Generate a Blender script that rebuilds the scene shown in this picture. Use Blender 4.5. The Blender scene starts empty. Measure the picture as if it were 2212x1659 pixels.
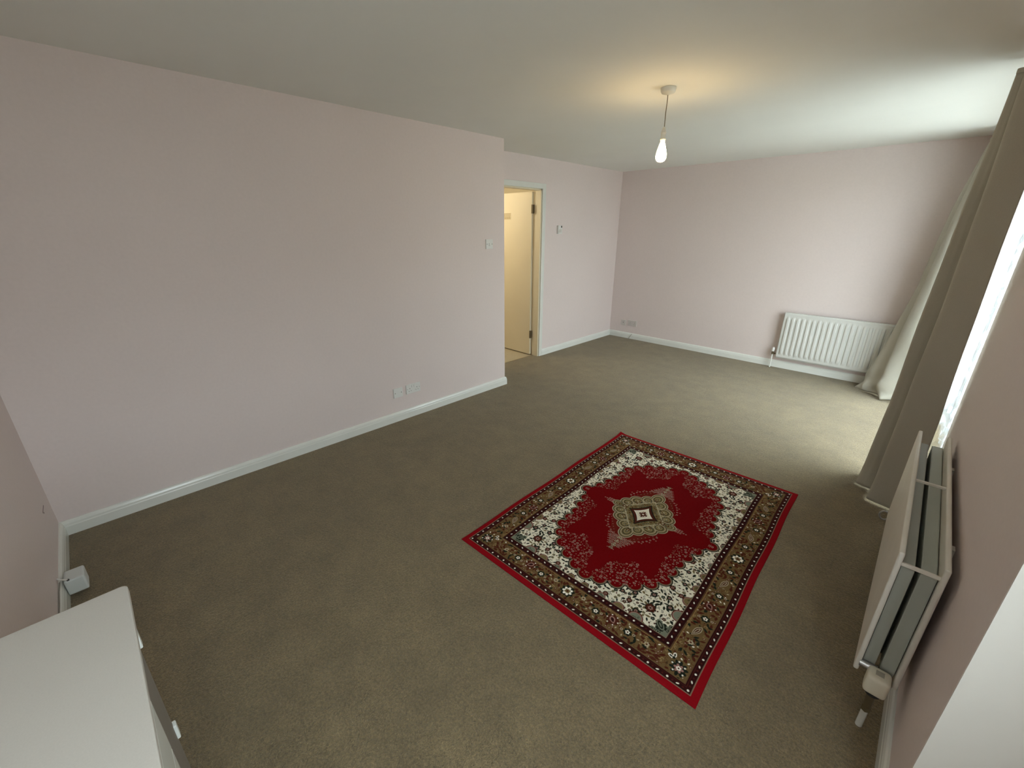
import bpy, bmesh, math, random
import numpy as np
from mathutils import Vector, Matrix

S = bpy.context.scene
COL = S.collection
PI = math.pi

# ------------------------------------------------------------------ camera
def cam_axes(yaw, pitch, roll):
    f = Vector((math.sin(yaw) * math.cos(pitch), math.cos(yaw) * math.cos(pitch), -math.sin(pitch)))
    r = Vector((math.cos(yaw), -math.sin(yaw), 0)); u = r.cross(f)
    c, s = math.cos(roll), math.sin(roll)
    return c * r + s * u, -s * r + c * u, f
cd = bpy.data.cameras.new('camera'); cam = bpy.data.objects.new('camera', cd); COL.objects.link(cam)
r_, u_, f_ = cam_axes(-0.778314, 0.355139, 0.0026807)
cam.matrix_world = Matrix(((r_.x, u_.x, -f_.x, 3.129888), (r_.y, u_.y, -f_.y, 0.408924), (r_.z, u_.z, -f_.z, 1.621894), (0, 0, 0, 1)))
cd.sensor_width = 36; cd.lens = 903.078 / 2212 * 36; cd.clip_start = 0.02
S.camera = cam

# ------------------------------------------------------------------ view and light
S.view_settings.view_transform = 'Standard'
S.view_settings.look = 'None'
S.view_settings.gamma = 1
S.view_settings.exposure = 0.16
S.view_settings.use_curve_mapping = False
S.cycles.use_denoising = True
S.cycles.max_bounces = 12
S.cycles.diffuse_bounces = 8
S.cycles.transparent_max_bounces = 12
S.cycles.caustics_reflective = False
S.cycles.caustics_refractive = False
S.cycles.sample_clamp_indirect = 6

SKY = 13.2
w = bpy.data.worlds.new('overcast_sky'); S.world = w; w.use_nodes = True
nt = w.node_tree; nt.nodes.clear()
wo = nt.nodes.new('ShaderNodeOutputWorld'); bg = nt.nodes.new('ShaderNodeBackground')
tc = nt.nodes.new('ShaderNodeTexCoord'); sx = nt.nodes.new('ShaderNodeSeparateXYZ'); rp = nt.nodes.new('ShaderNodeValToRGB')
nt.links.new(tc.outputs['Generated'], sx.inputs[0]); nt.links.new(sx.outputs['Z'], rp.inputs[0])
rp.color_ramp.elements[0].color = (0.77, 0.83, 0.86, 1); rp.color_ramp.elements[1].color = (1.01, 1.08, 1.10, 1)
nt.links.new(rp.outputs[0], bg.inputs[0]); bg.inputs[1].default_value = SKY
nt.links.new(bg.outputs[0], wo.inputs[0])

def light(name, kind, loc, energy, color=(1, 1, 1), **kw):
    l = bpy.data.lights.new(name, kind); l.energy = energy; l.color = color
    for k, v in kw.items(): setattr(l, k, v)
    o = bpy.data.objects.new(name, l); COL.objects.link(o); o.location = loc
    return o
# light portals: they only guide sampling of the sky through the patio door and the added window
p = light('sky_portal', 'AREA', (3.68, 4.83, 1.09), 1, shape='RECTANGLE', size=2.06, size_y=2.34)
p.rotation_euler = (0, PI / 2, 0); p.data.cycles.is_portal = True
p = light('sky_portal', 'AREA', (3.81, .55, 1.45), 1, shape='RECTANGLE', size=1.35, size_y=1.05)
p.rotation_euler = (0, PI / 2, 0); p.data.cycles.is_portal = True
# the hallway's own lamp, above the passage behind the open door
light('hall_lamp_light', 'POINT', (-1.55, 3.62, 2.0), 24.0, (1.0, 0.88, 0.66), shadow_soft_size=0.15)

# ------------------------------------------------------------------ helpers
def tag(o, label=None, cat=None, group=None, kind=None):
    if label: o['label'] = label
    if cat: o['category'] = cat
    if group: o['group'] = group
    if kind: o['kind'] = kind
    return o
def empty(name, loc, label=None, cat=None, group=None):
    o = bpy.data.objects.new(name, None); COL.objects.link(o); o.location = loc; o.empty_display_size = .05
    return tag(o, label, cat, group)
def link(name, bm, m, parent=None, smooth=False, origin=None):
    """bm holds world coordinates; the object is parented without moving it"""
    me = bpy.data.meshes.new(name)
    if origin is not None:
        bmesh.ops.translate(bm, verts=bm.verts, vec=-Vector(origin))
    bmesh.ops.recalc_face_normals(bm, faces=bm.faces)
    bm.to_mesh(me); bm.free()
    for mm in (m if isinstance(m, (list, tuple)) else [m]): me.materials.append(mm)
    if smooth:
        for p in me.polygons: p.use_smooth = True
    o = bpy.data.objects.new(name, me); COL.objects.link(o)
    loc = Vector(origin) if origin is not None else Vector((0, 0, 0))
    if parent is not None:
        o.parent = parent
        off = Vector(parent.location); pp = parent.parent
        while pp is not None: off += Vector(pp.location); pp = pp.parent
        loc = loc - off
    o.location = loc
    return o
def box(bm, x0, x1, y0, y1, z0, z1, bev=0.0, seg=2, mi=0):
    g = bmesh.ops.create_cube(bm, size=1)
    vs = g['verts']
    for v in vs:
        v.co = Vector(((x0 + x1) / 2 + v.co.x * (x1 - x0), (y0 + y1) / 2 + v.co.y * (y1 - y0), (z0 + z1) / 2 + v.co.z * (z1 - z0)))
    fs = set(f for v in vs for f in v.link_faces)
    for f in fs: f.material_index = mi
    if bev > 0:
        es = list(set(e for v in vs for e in v.link_edges))
        bmesh.ops.bevel(bm, geom=es, offset=bev, segments=seg, profile=.6, affect='EDGES')
    return bm
def bx(*a, **k): return box(bmesh.new(), *a, **k)
def cyl(bm, p, q, r, n=20, r2=None, mi=0):
    p, q = Vector(p), Vector(q); d = q - p
    g = bmesh.ops.create_cone(bm, cap_ends=True, segments=n, radius1=r, radius2=r if r2 is None else r2, depth=d.length)
    rot = d.to_track_quat('Z', 'Y').to_matrix().to_4x4()
    bmesh.ops.transform(bm, matrix=Matrix.Translation((p + q) / 2) @ rot, verts=g['verts'])
    for f in set(f for v in g['verts'] for f in v.link_faces): f.material_index = mi
    return bm
def lathe(bm, prof, c, n=32, axis=None):
    """prof: (radius, z) pairs, revolved about a vertical axis at c"""
    c = Vector(c); rings = []
    for (r, z) in prof:
        rings.append([bm.verts.new((c.x + r * math.cos(2 * PI * k / n), c.y + r * math.sin(2 * PI * k / n), c.z + z)) for k in range(n)] if r > 1e-6
                     else [bm.verts.new((c.x, c.y, c.z + z))])
    for a, b in zip(rings, rings[1:]):
        for k in range(n):
            k2 = (k + 1) % n
            if len(a) == 1 and len(b) == 1: continue
            if len(a) == 1: bm.faces.new((a[0], b[k], b[k2]))
            elif len(b) == 1: bm.faces.new((a[k], a[k2], b[0]))
            else: bm.faces.new((a[k], a[k2], b[k2], b[k]))
    return bm
def tube(bm, pts, r, n=10):
    pts = [Vector(p) for p in pts]; rings = []
    for i, p in enumerate(pts):
        t = (pts[min(i + 1, len(pts) - 1)] - pts[max(i - 1, 0)]).normalized()
        a = t.cross(Vector((0.13, 0.37, 0.92))).normalized(); b = t.cross(a)
        rings.append([bm.verts.new(p + r * (math.cos(2 * PI * k / n) * a + math.sin(2 * PI * k / n) * b)) for k in range(n)])
    for a, b in zip(rings, rings[1:]):
        for k in range(n): bm.faces.new((a[k], a[(k + 1) % n], b[(k + 1) % n], b[k]))
    bm.faces.new(rings[0]); bm.faces.new(rings[-1])
    return bm
def sweep(bm, prof, path):
    """prof: (out, z) closed polygon; path: list of (point, outward dir) in plan, mitred"""
    rings = []
    for (p, d) in path:
        rings.append([bm.verts.new((p[0] + o * d[0], p[1] + o * d[1], z)) for (o, z) in prof])
    n = len(prof)
    for a, b in zip(rings, rings[1:]):
        for k in range(n): bm.faces.new((a[k], a[(k + 1) % n], b[(k + 1) % n], b[k]))
    bm.faces.new(rings[0]); bm.faces.new(rings[-1])
    return bm

# ------------------------------------------------------------------ materials
def mat(name, color, rough=.5, noise=None, bump=None, spec=.5, metal=0, sheen=0, emis=None, coat=0):
    """noise: list of (scale, amount) brightness variation; bump: list of (scale, strength, distance)"""
    m = bpy.data.materials.new(name); m.use_nodes = True; t = m.node_tree; b = t.nodes['Principled BSDF']
    b.inputs['Roughness'].default_value = rough; b.inputs['Specular IOR Level'].default_value = spec
    b.inputs['Metallic'].default_value = metal
    if sheen: b.inputs['Sheen Weight'].default_value = sheen; b.inputs['Sheen Roughness'].default_value = .6
    if coat: b.inputs['Coat Weight'].default_value = coat; b.inputs['Coat Roughness'].default_value = .15
    geo = t.nodes.new('ShaderNodeNewGeometry')
    rgb = t.nodes.new('ShaderNodeRGB'); rgb.outputs[0].default_value = (*color, 1); cur = rgb.outputs[0]
    for (sc, amt) in (noise or [(3.0, .03)]):
        n = t.nodes.new('ShaderNodeTexNoise'); n.inputs['Scale'].default_value = sc; n.inputs['Detail'].default_value = 4
        t.links.new(geo.outputs['Position'], n.inputs['Vector'])
        mr = t.nodes.new('ShaderNodeMapRange'); mr.inputs[1].default_value = .25; mr.inputs[2].default_value = .75
        mr.inputs[3].default_value = 1 - amt; mr.inputs[4].default_value = 1 + amt
        t.links.new(n.outputs[0], mr.inputs[0])
        mx = t.nodes.new('ShaderNodeVectorMath'); mx.operation = 'SCALE'
        t.links.new(cur, mx.inputs[0]); t.links.new(mr.outputs[0], mx.inputs['Scale']); cur = mx.outputs[0]
    t.links.new(cur, b.inputs['Base Color'])
    prev = None
    for (sc, st, di) in (bump or []):
        n = t.nodes.new('ShaderNodeTexNoise'); n.inputs['Scale'].default_value = sc; n.inputs['Detail'].default_value = 3
        t.links.new(geo.outputs['Position'], n.inputs['Vector'])
        bn = t.nodes.new('ShaderNodeBump'); bn.inputs['Strength'].default_value = st; bn.inputs['Distance'].default_value = di
        t.links.new(n.outputs[0], bn.inputs['Height'])
        if prev: t.links.new(prev, bn.inputs['Normal'])
        prev = bn.outputs[0]
    if prev: t.links.new(prev, b.inputs['Normal'])
    if emis:
        b.inputs['Emission Color'].default_value = (*emis[0], 1); b.inputs['Emission Strength'].default_value = emis[1]
    return m
M = {}
M['pink'] = mat('pink_wall_paint', (.70, .615, .60), .55, [(1.2, .02), (60, .02)], [(180, .25, .0006), (9, .15, .002)], spec=.3)
M['ceil'] = mat('ceiling_emulsion', (.78, .785, .75), .8, [(2.0, .02)], [(140, .2, .0006)], spec=.2)
M['carpet'] = mat('beige_carpet', (.196, .150, .077), .95, [(1.3, .10), (7, .15), (40, .14), (120, .36), (260, .25)], [(260, 1.0, .006), (90, .8, .006), (12, .3, .006)], spec=.1, sheen=.25)
M['hallcarpet'] = mat('hall_carpet', (.46, .40, .29), .95, [(6, .06), (220, .12)], [(300, .7, .003)], spec=.1)
M['gloss'] = mat('white_gloss_paint', (.70, .715, .68), .2, [(5, .03)], [(14, .08, .002)], spec=.5)
M['cream'] = mat('cream_gloss_paint', (.66, .60, .46), .5, [(4, .02)], spec=.3)
M['reveal'] = mat('white_reveal_paint', (.72, .70, .65), .6, [(3, .02)], [(150, .2, .0005)], spec=.3)
M['plate'] = mat('white_plastic', (.70, .70, .68), .35, spec=.5)
M['tvplate'] = mat('aged_white_plastic', (.58, .54, .52), .4)
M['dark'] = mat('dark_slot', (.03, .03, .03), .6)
M['screw'] = mat('dull_screw_metal', (.25, .24, .22), .4, metal=.7)
M['rad'] = mat('radiator_enamel', (.60, .605, .58), .35, [(4, .03)], spec=.5)
M['radin'] = mat('radiator_convector_grey', (.36, .385, .345), .5)
M['radnear'] = mat('aged_radiator_enamel', (.66, .63, .57), .4, [(6, .05)], spec=.5)
M['brass'] = mat('tarnished_brass', (.20, .16, .10), .45, metal=.8)
M['trv'] = mat('cream_valve_plastic', (.72, .68, .56), .4)
M['chrome'] = mat('dull_chrome', (.45, .45, .45), .3, metal=.9)
M['fabric'] = mat('greige_curtain_cloth', (.43, .415, .36), .9, [(3, .04), (400, .06)], [(500, .3, .0008), (25, .25, .004)], spec=.1)
M['cab'] = mat('white_laminate', (.56, .54, .50), .55, [(3, .02), (300, .03)], spec=.4)
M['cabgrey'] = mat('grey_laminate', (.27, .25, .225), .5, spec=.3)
M['cabwhite'] = mat('bright_white_drawer', (.86, .90, .88), .25, spec=.5)
M['upvc'] = mat('white_plastic_frame', (.80, .82, .82), .3)
M['ground'] = mat('pale_paving', (.62, .62, .59), .9, [(2, .08), (30, .06)], [(60, .4, .004)])
M['label'] = mat('brown_print', (.30, .23, .11), .6)
M['labelbg'] = mat('pale_card', (.56, .49, .33), .5)
M['scuff'] = mat('bare_plaster_scuff', (.24, .19, .18), .9)
M['patch'] = mat('filler_patch', (.62, .54, .52), .8)
M['junction'] = mat('bluish_white_plastic', (.62, .66, .66), .4)
M['jcable'] = mat('grey_cable', (.25, .24, .21), .6)
M['jwhite'] = mat('white_cable', (.75, .74, .70), .5)
M['fence'] = mat('weathered_timber', (.35, .29, .22), .9, [(20, .15)])
M['cord'] = mat('brown_flex', (.22, .18, .12), .6)
M['pend'] = mat('white_pendant_plastic', (.68, .67, .60), .4)
M['bulb'] = mat('lit_bulb_glass', (.9, .8, .5), .3, emis=((1.0, .70, .32), 88.0))
M['filament'] = mat('hot_filament', (1, .9, .6), .3, emis=((1.0, .86, .55), 60.0))

def glass_mat():
    m = bpy.data.materials.new('window_glass'); m.use_nodes = True; t = m.node_tree; t.nodes.clear()
    o = t.nodes.new('ShaderNodeOutputMaterial'); tr = t.nodes.new('ShaderNodeBsdfTransparent'); tr.inputs[0].default_value = (.93, .96, .96, 1)
    g = t.nodes.new('ShaderNodeBsdfGlossy'); g.inputs['Roughness'].default_value = .02
    mx = t.nodes.new('ShaderNodeMixShader'); mx.inputs[0].default_value = .06
    t.links.new(tr.outputs[0], mx.inputs[1]); t.links.new(g.outputs[0], mx.inputs[2]); t.links.new(mx.outputs[0], o.inputs[0])
    return m
M['glass'] = glass_mat()
def net_mat(t0=.72, t1=.95):
    m = bpy.data.materials.new('lace_net'); m.use_nodes = True; t = m.node_tree; t.nodes.clear()
    o = t.nodes.new('ShaderNodeOutputMaterial'); tr = t.nodes.new('ShaderNodeBsdfTransparent'); tr.inputs[0].default_value = (1, 1, 1, 1)
    d = t.nodes.new('ShaderNodeBsdfDiffuse'); d.inputs[0].default_value = (.80, .86, .92, 1)
    tl = t.nodes.new('ShaderNodeBsdfTranslucent'); tl.inputs[0].default_value = (.78, .86, .93, 1)
    a = t.nodes.new('ShaderNodeMixShader'); a.inputs[0].default_value = .6
    t.links.new(d.outputs[0], a.inputs[1]); t.links.new(tl.outputs[0], a.inputs[2])
    geo = t.nodes.new('ShaderNodeNewGeometry')
    v = t.nodes.new('ShaderNodeTexVoronoi'); v.inputs['Scale'].default_value = 11; t.links.new(geo.outputs['Position'], v.inputs['Vector'])
    mr = t.nodes.new('ShaderNodeMapRange'); mr.inputs[1].default_value = .25; mr.inputs[2].default_value = .40
    mr.inputs[3].default_value = t0; mr.inputs[4].default_value = t1
    t.links.new(v.outputs['Distance'], mr.inputs[0])
    mx = t.nodes.new('ShaderNodeMixShader'); t.links.new(mr.outputs[0], mx.inputs[0])
    t.links.new(a.outputs[0], mx.inputs[1]); t.links.new(tr.outputs[0], mx.inputs[2]); t.links.new(mx.outputs[0], o.inputs[0])
    return m
M['net'] = net_mat()

# ------------------------------------------------------------------ room shell
H = 2.4; XR = 3.396; D = 6.327; Y1 = 3.4686; XA = -0.4618
SK = .0868; ST = .018
def struct(name, bm, m, parent=None, **k):
    o = link(name, bm, m, parent, **k)
    if parent is None: o['kind'] = 'structure'
    return o
struct('floor', bx(-.548, XR + .40, -.15, D, -.10, 0), M['carpet'])
struct('floor_hall', bx(-2.2, -.552, 3.2, 5.3, -.10, -.001), M['hallcarpet'])
struct('ceiling', bx(-2.2, XR + .40, -.15, D + .15, H, H + .1), M['ceil'])
struct('wall_left', bx(-.4618, 0, -.15, Y1, 0, H), M['pink'])
bm = bmesh.new()                                                       # alcove wall with the doorway
DY0, DY1, DH = 3.79, 4.556, 2.075
box(bm, -.56, XA, Y1, DY0, 0, H); box(bm, -.56, XA, DY1, D, 0, H); box(bm, -.56, XA, DY0, DY1, DH, H)
struct('wall_alcove', bm, M['pink'])
struct('wall_far', bx(-.56, XR + .3, D, D + .15, 0, H), M['pink'])
bm = bx(0, XR + .4, -.15, 0, 0, H)
struct('wall_near', bm, M['pink'])
bm = bmesh.new()                                                       # window wall: a step out beside the camera, then the patio door opening
WA0, WA1, WB0, WB1, WT = .80, 1.605, 3.66, 6.0, 2.12
NX0, NX1, NZ0, NZ1 = .04, 1.06, .78, 2.13                               # unseen window added beside the camera to brighten the near end
box(bm, XR + .3, XR + .4, 0, NX0, 0, H); box(bm, XR + .3, XR + .4, NX1, WA1, 0, H); box(bm, XR + .3, XR + .4, NX0, NX1, 0, NZ0); box(bm, XR + .3, XR + .4, NX0, NX1, NZ1, H)
box(bm, XR, XR + .4, WA1, WB0, 0, H); box(bm, XR, XR + .3, WB1, D, 0, H)
box(bm, XR, XR + .3, WB0, WB1, WT, H)
struct('wall_right', bm, M['pink'])
# hall walls
bm = bmesh.new(); box(bm, -2.2, -2.1, 3.2, 5.3, 0, H); box(bm, -2.1, -.56, 5.2, 5.3, 0, H); box(bm, -2.1, -.4618, 3.1, 3.2, 0, H)
struct('wall_hall', bm, mat('hall_wall_paint', (.62, .56, .42), .7))
# white painted return where the window wall steps out beside the camera
struct('trim_1', bx(XR + .0005, XR + .3, WA1 - .004, WA1, 0, H), M['reveal'])
# carpet threshold strip in the doorway
struct('trim_2', bx(-.556, -.543, DY0, DY1, -.002, .004, .001), mat('threshold_strip_metal', (.35, .28, .17), .4, metal=.6))

# baseboards: ovolo-topped profile
P0 = [(0, 0), (ST, 0), (ST, SK - .034), (ST - .002, SK - .028), (ST - .003, SK - .018), (ST - .007, SK - .007), (ST - .012, SK - .001), (0, SK)]
def prof(ins=0): return P0
bm = bmesh.new()
sweep(bm, P0, [((0, 0), (1, 1)), ((0, Y1), (1, 1)), ((XA, Y1), (1, 1))]); struct('baseboard_left', bm, M['gloss'])
bm = bmesh.new(); sweep(bm, P0, [((XA, DY1 + .055), (1, 0)), ((XA, D), (1, -1))]); struct('baseboard_alcove', bm, M['gloss'])
bm = bmesh.new(); sweep(bm, P0, [((XA, D), (1, -1)), ((XR, D), (-1, -1))]); struct('baseboard_far', bm, M['gloss'])
bm = bmesh.new(); sweep(bm, P0, [((0, 0), (1, 1)), ((XR, 0), (-1, 1))]); struct('baseboard_near', bm, M['gloss'])
bm = bmesh.new(); sweep(bm, P0, [((XR, WA1 + .0), (-1, 0)), ((XR, WB0), (-1, 0))])
sweep(bm, P0, [((XR, WB1), (-1, 0)), ((XR, D), (-1, -1))]); struct('baseboard_right', bm, M['gloss'])

# door casing and leaf
door = bpy.data.objects.new('door_1', None); COL.objects.link(door); door.location = (XA, DY0, 0); door['kind'] = 'structure'
bm = bmesh.new(); a = .058
box(bm, XA, XA + .018, DY1 - .004, DY1 - .004 + a, 0, DH - .006 + a, .003); box(bm, XA, XA + .018, DY0 + .004 - a, DY0 + .004, 0, DH - .006 + a, .003)
box(bm, XA, XA + .018, DY0 + .003, DY1 - .003, DH - .006, DH - .006 + a, .003)
link('architrave', bm, M['gloss'], door)
bm = bmesh.new(); box(bm, -.562, XA + .001, DY1 - .022, DY1, 0, DH); box(bm, -.562, XA + .001, DY0, DY0 + .022, 0, DH); box(bm, -.562, XA + .001, DY0, DY1, DH - .022, DH)
link('door_lining', bm, M['cream'], door)
leaf = link('door_leaf', bx(-1.325, -.578, 4.506, 4.543, .012, 2.045, .002), M['cream'], door)
for z in (.24, 1.80):
    bm = bmesh.new(); cyl(bm, (-.572, 4.500, z), (-.572, 4.500, z + .1), .007, 12); box(bm, -.577, -.560, 4.501, 4.535, z, z + .1)
    link('hinge', bm, M['brass'], leaf)
dl = link('notice_plate', bx(-1.09, -.937, 4.504, 4.506, 1.735, 1.812), M['labelbg'], leaf)
bm = bmesh.new()
box(bm, -1.086, -.941, 4.503, 4.504, 1.800, 1.806)
for i, z in enumerate((1.786, 1.770, 1.756, 1.745)):
    random.seed(i + 3); x = -1.082
    while x < -.95:
        wd = random.uniform(.012, .035); box(bm, x, min(x + wd, -.945), 4.503, 4.504, z - .0035, z + .0035); x += wd + .006
link('print', bm, M['label'], dl)

# glazed doors in the openings
def glazing(name, y0, y1, x, leaves):
    r = bpy.data.objects.new(name, None); COL.objects.link(r); r.location = (x, y0, 0); r['kind'] = 'structure'
    bm = bmesh.new()
    box(bm, x, x + .07, y0, y0 + .05, 0, WT - .004, .004); box(bm, x, x + .07, y1 - .05, y1, 0, WT - .004, .004)
    box(bm, x, x + .07, y0 + .04, y1 - .04, WT - .054, WT - .004, .004); box(bm, x, x + .07, y0 + .04, y1 - .04, 0.0, .05, .004)
    link('window_frame', bm, M['upvc'], r)
    n = leaves; wd = (y1 - y0 - .1) / n
    for k in range(n):
        a0, a1 = y0 + .05 + k * wd, y0 + .05 + (k + 1) * wd
        bm = bmesh.new()
        box(bm, x + .01, x + .06, a0, a0 + .05, .05, WT - .054, .004); box(bm, x + .01, x + .06, a1 - .05, a1, .05, WT - .054, .004)
        box(bm, x + .01, x + .06, a0 + .045, a1 - .045, .05, .11, .004); box(bm, x + .01, x + .06, a0 + .045, a1 - .045, WT - .114, WT - .054, .004)
        s = link('sash', bm, M['upvc'], r)
        link('pane', bx(x + .033, x + .037, a0 + .045, a1 - .045, .105, WT - .11), M['glass'], s)
glazing('window_1', WB0, WB1, XR + .16, 2)
w2 = bpy.data.objects.new('added_fill_window', None); COL.objects.link(w2); w2.location = (XR + .33, NX0, NZ0); w2['kind'] = 'structure'  # added out of view, only to light the near end of the room
bm = bmesh.new(); xa, xb = XR + .33, XR + .39
box(bm, xa, xb, NX0, NX0 + .06, NZ0, NZ1, .004); box(bm, xa, xb, NX1 - .06, NX1, NZ0, NZ1, .004); box(bm, xa, xb, NX0 + .05, NX1 - .05, NZ0, NZ0 + .06, .004); box(bm, xa, xb, NX0 + .05, NX1 - .05, NZ1 - .06, NZ1, .004)
link('window_frame', bm, M['upvc'], w2)
link('pane', bx(xa + .025, xa + .030, NX0 + .055, NX1 - .055, NZ0 + .055, NZ1 - .055), M['glass'], w2)

# outside: paving, a garden fence and an added side screen
struct('ground_outside', bx(-8, 14, -8, 16, -.30, -.12), M['ground'])
fe = empty('garden_fence', (11, 4, -.12), 'weathered timber garden fence across the paving, facing the patio door', 'fence')
link('fence_panel', bx(11, 11.04, -6, 14, -.12, 1.5), M['fence'], fe)

fe = empty('garden_fence', (4, 8.6, -.12), 'added tall side fence that dims the view behind the patio door net', 'fence')
link('fence_panel', bx(3.72, 11, 8.6, 8.64, -.12, 2.5), mat('blue_grey_view_screen', (.12, .135, .15), .9, [(9, .25)]), fe)  # added dark screen, keeps the background behind the net from blowing out

# ------------------------------------------------------------------ rug
def paint_rug():
    rs = np.random.RandomState(11)
    R = .0008; W, L = 1.28, 1.765
    na, nb = 800, 1104
    A, B = np.meshgrid((np.arange(na) + .5) * R, (np.arange(nb) + .5) * R, indexing='ij')
    C = np.zeros((na, nb, 3), np.float32)
    U, V = .64 - A, .8825 - B
    red_e = (.235, .004, .008); red = (.140, .0015, .003); cream = (.74, .71, .58); gold = (.145, .094, .037); dk = (.030, .007, .007)
    bg_ = (.014, .018, .012); mar = (.075, .018, .010); wht = (.88, .85, .75); pink = (.33, .18, .15); olive = (.17, .13, .055)
    tan = (.24, .18, .12); gg = (.17, .19, .14); pale = (.42, .37, .26)
    def st(mask, c): C[mask] = c
    def sub(a, b, r):
        i0, i1 = max(0, int((a - r) / R) - 1), min(na, int((a + r) / R) + 2); j0, j1 = max(0, int((b - r) / R) - 1), min(nb, int((b + r) / R) + 2)
        return (slice(i0, i1), slice(j0, j1)) if i1 > i0 and j1 > j0 else None
    def ell(a, b, ra, rb, ang, c, hole=0):
        s = sub(a, b, max(ra, rb))
        if s is None: return
        x, y = A[s] - a, B[s] - b; ca, sa = math.cos(ang), math.sin(ang)
        q = ((x * ca + y * sa) / ra) ** 2 + ((-x * sa + y * ca) / rb) ** 2
        C[s][(q < 1) & (q >= hole)] = c
    def leafm(a, b, l, wd, ang, c):
        s = sub(a, b, l)
        if s is None: return
        x, y = A[s] - a, B[s] - b; ca, sa = math.cos(ang), math.sin(ang)
        X, Y = (x * ca + y * sa) / l, (-x * sa + y * ca) / wd
        C[s][np.abs(Y) < np.clip(1 - X * X, 0, 1) * (1 + .35 * X)] = c
    def flower(a, b, r, n, pc, cc, rot=0, depth=.3):
        s = sub(a, b, r * 1.1)
        if s is None: return
        x, y = A[s] - a, B[s] - b; rr = np.hypot(x, y); th = np.arctan2(y, x) + rot
        C[s][rr < r * (1 - depth + depth * np.abs(np.cos(n * th / 2)))] = pc
        if cc is not None: C[s][rr < r * .38] = cc
    def line(pts, wd, c):
        for (a0, b0), (a1, b1) in zip(pts, pts[1:]):
            d = math.hypot(a1 - a0, b1 - b0); n = max(2, int(d / (wd * .5)))
            for k in range(n + 1): ell(a0 + (a1 - a0) * k / n, b0 + (b1 - b0) * k / n, wd / 2, wd / 2, 0, c)
    def curl(a, b, r, ang, c, wd=.0022, turn=4.0):
        line([(a + r * (1 - k / 14) * math.cos(ang + turn * k / 10), b + r * (1 - k / 14) * math.sin(ang + turn * k / 10)) for k in range(11)], wd, c)
    def roundel(a, b, r, f=wht, g=bg_):
        flower(a, b, r, 7, g, None, .3, .25); flower(a, b, r * .52, 5, f, mar, 0, .4)
    def scatter(mask, dmin, n):
        pts = []
        idx = np.argwhere(mask)
        if len(idx) == 0: return pts
        for k in rs.permutation(len(idx))[:n]:
            i, j = idx[k]; a, b = (i + .5) * R, (j + .5) * R
            if all((a - p) ** 2 + (b - q) ** 2 > dmin * dmin for p, q in pts): pts.append((a, b))
        return pts
    e = np.minimum(A, B)
    # ---- cream ground of the field with its flowers and leaves
    C[:] = cream
    SC = [(.395, 0, .037), (.347, .088, .036), (.326, .168, .036), (.312, .243, .033), (.306, .318, .035), (.303, .394, .037), (.266, .462, .036), (.213, .522, .037), (.142, .568, .036), (.068, .602, .037), (0, .622, .038)]
    at_ = np.array([math.atan2(y, x) for x, y, r in SC]); rt_ = np.array([math.hypot(x, y) for x, y, r in SC])
    F = np.hypot(U, V) / np.interp(np.arctan2(np.maximum(V, 0), np.maximum(U, 1e-6)), at_, rt_) * .95
    cr = (F > 1.0) & (e > .195)
    for k, (a, b) in enumerate(scatter(cr, .0160, 30000)):
        t = rs.rand(); ang = rs.rand() * PI
        if t < .42: leafm(a, b, rs.uniform(.009, .015), rs.uniform(.004, .0062), ang, bg_ if rs.rand() < .7 else olive)
        elif t < .66: flower(a, b, rs.uniform(.007, .011), 5, [bg_, mar, olive][rs.randint(3)], gg, ang)
        elif t < .84: curl(a, b, .008, ang * 2, bg_, .0026)
        else: ell(a, b, .005, .0035, ang, mar)
        if rs.rand() < .5: line([(a, b), (a + .012 * math.cos(ang * 2), b + .012 * math.sin(ang * 2))], .002, bg_)
    for (a, b, r, c) in ((.309, .289, .024, mar), (.35, .23, .016, bg_), (.245, .35, .016, bg_), (.40, .262, .013, mar), (.235, .45, .013, mar), (.27, .40, .012, bg_), (.25, .53, .012, bg_), (.50, .222, .013, mar), (.40, .32, .014, bg_), (.33, .37, .015, bg_), (.285, .47, .014, mar), (.265, .62, .012, bg_), (.275, .70, .013, mar), (.45, .29, .012, bg_)):
        flower(a, b, r * 1.12, 8, bg_, None); flower(a, b, r, 8, c, None, .3); flower(a, b, r * .5, 6, pink, bg_, 0)
    # lobed olive patches against the inner guard
    for (a, b, r) in ((.335, .195, .03), (.42, .195, .024), (.51, .193, .020), (.60, .193, .018), (.195, .335, .03), (.195, .44, .026), (.193, .54, .022), (.193, .64, .02), (.19, .74, .018), (.19, .84, .018)):
        ell(a, b, r * 1.15, r * 1.15, 0, mar); ell(a, b, r, r, 0, pink); ell(a, b, r * .88, r * .88, 0, olive if (a + b) * 100 % 2 > 1 else gg)
        for q in range(3): curl(a + rs.uniform(-.5, .5) * r, b + rs.uniform(-.5, .5) * r, .007, rs.rand() * 6, bg_)
    # grey-green corner spray
    ell(.205, .205, .052, .040, PI / 4, gg); flower(.232, .232, .026, 6, bg_, None); ell(.238, .238, .028, .014, PI / 4, gg); ell(.238, .238, .021, .009, PI / 4, bg_); ell(.238, .238, .012, .004, PI / 4, gg)
    for (da, db) in ((.02, -.012), (-.012, .02), (.045, -.014), (-.014, .045)):
        ell(.212 + da, .212 + db, .011, .011, 0, bg_); ell(.212 + da, .212 + db, .008, .008, 0, gg); ell(.212 + da, .212 + db, .004, .004, 0, bg_)
    # ---- scalloped red field
    sc = [(x, y, r - .004) for x, y, r in SC]
    for (x, y, r) in sc: ell(.64 - x, .8825 - y, r + .010, r + .010, 0, bg_)
    st((F < .98) & (F > .9), bg_)
    for (x, y, r) in sc: ell(.64 - x, .8825 - y, r + .0045, r + .0045, 0, tan)
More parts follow.
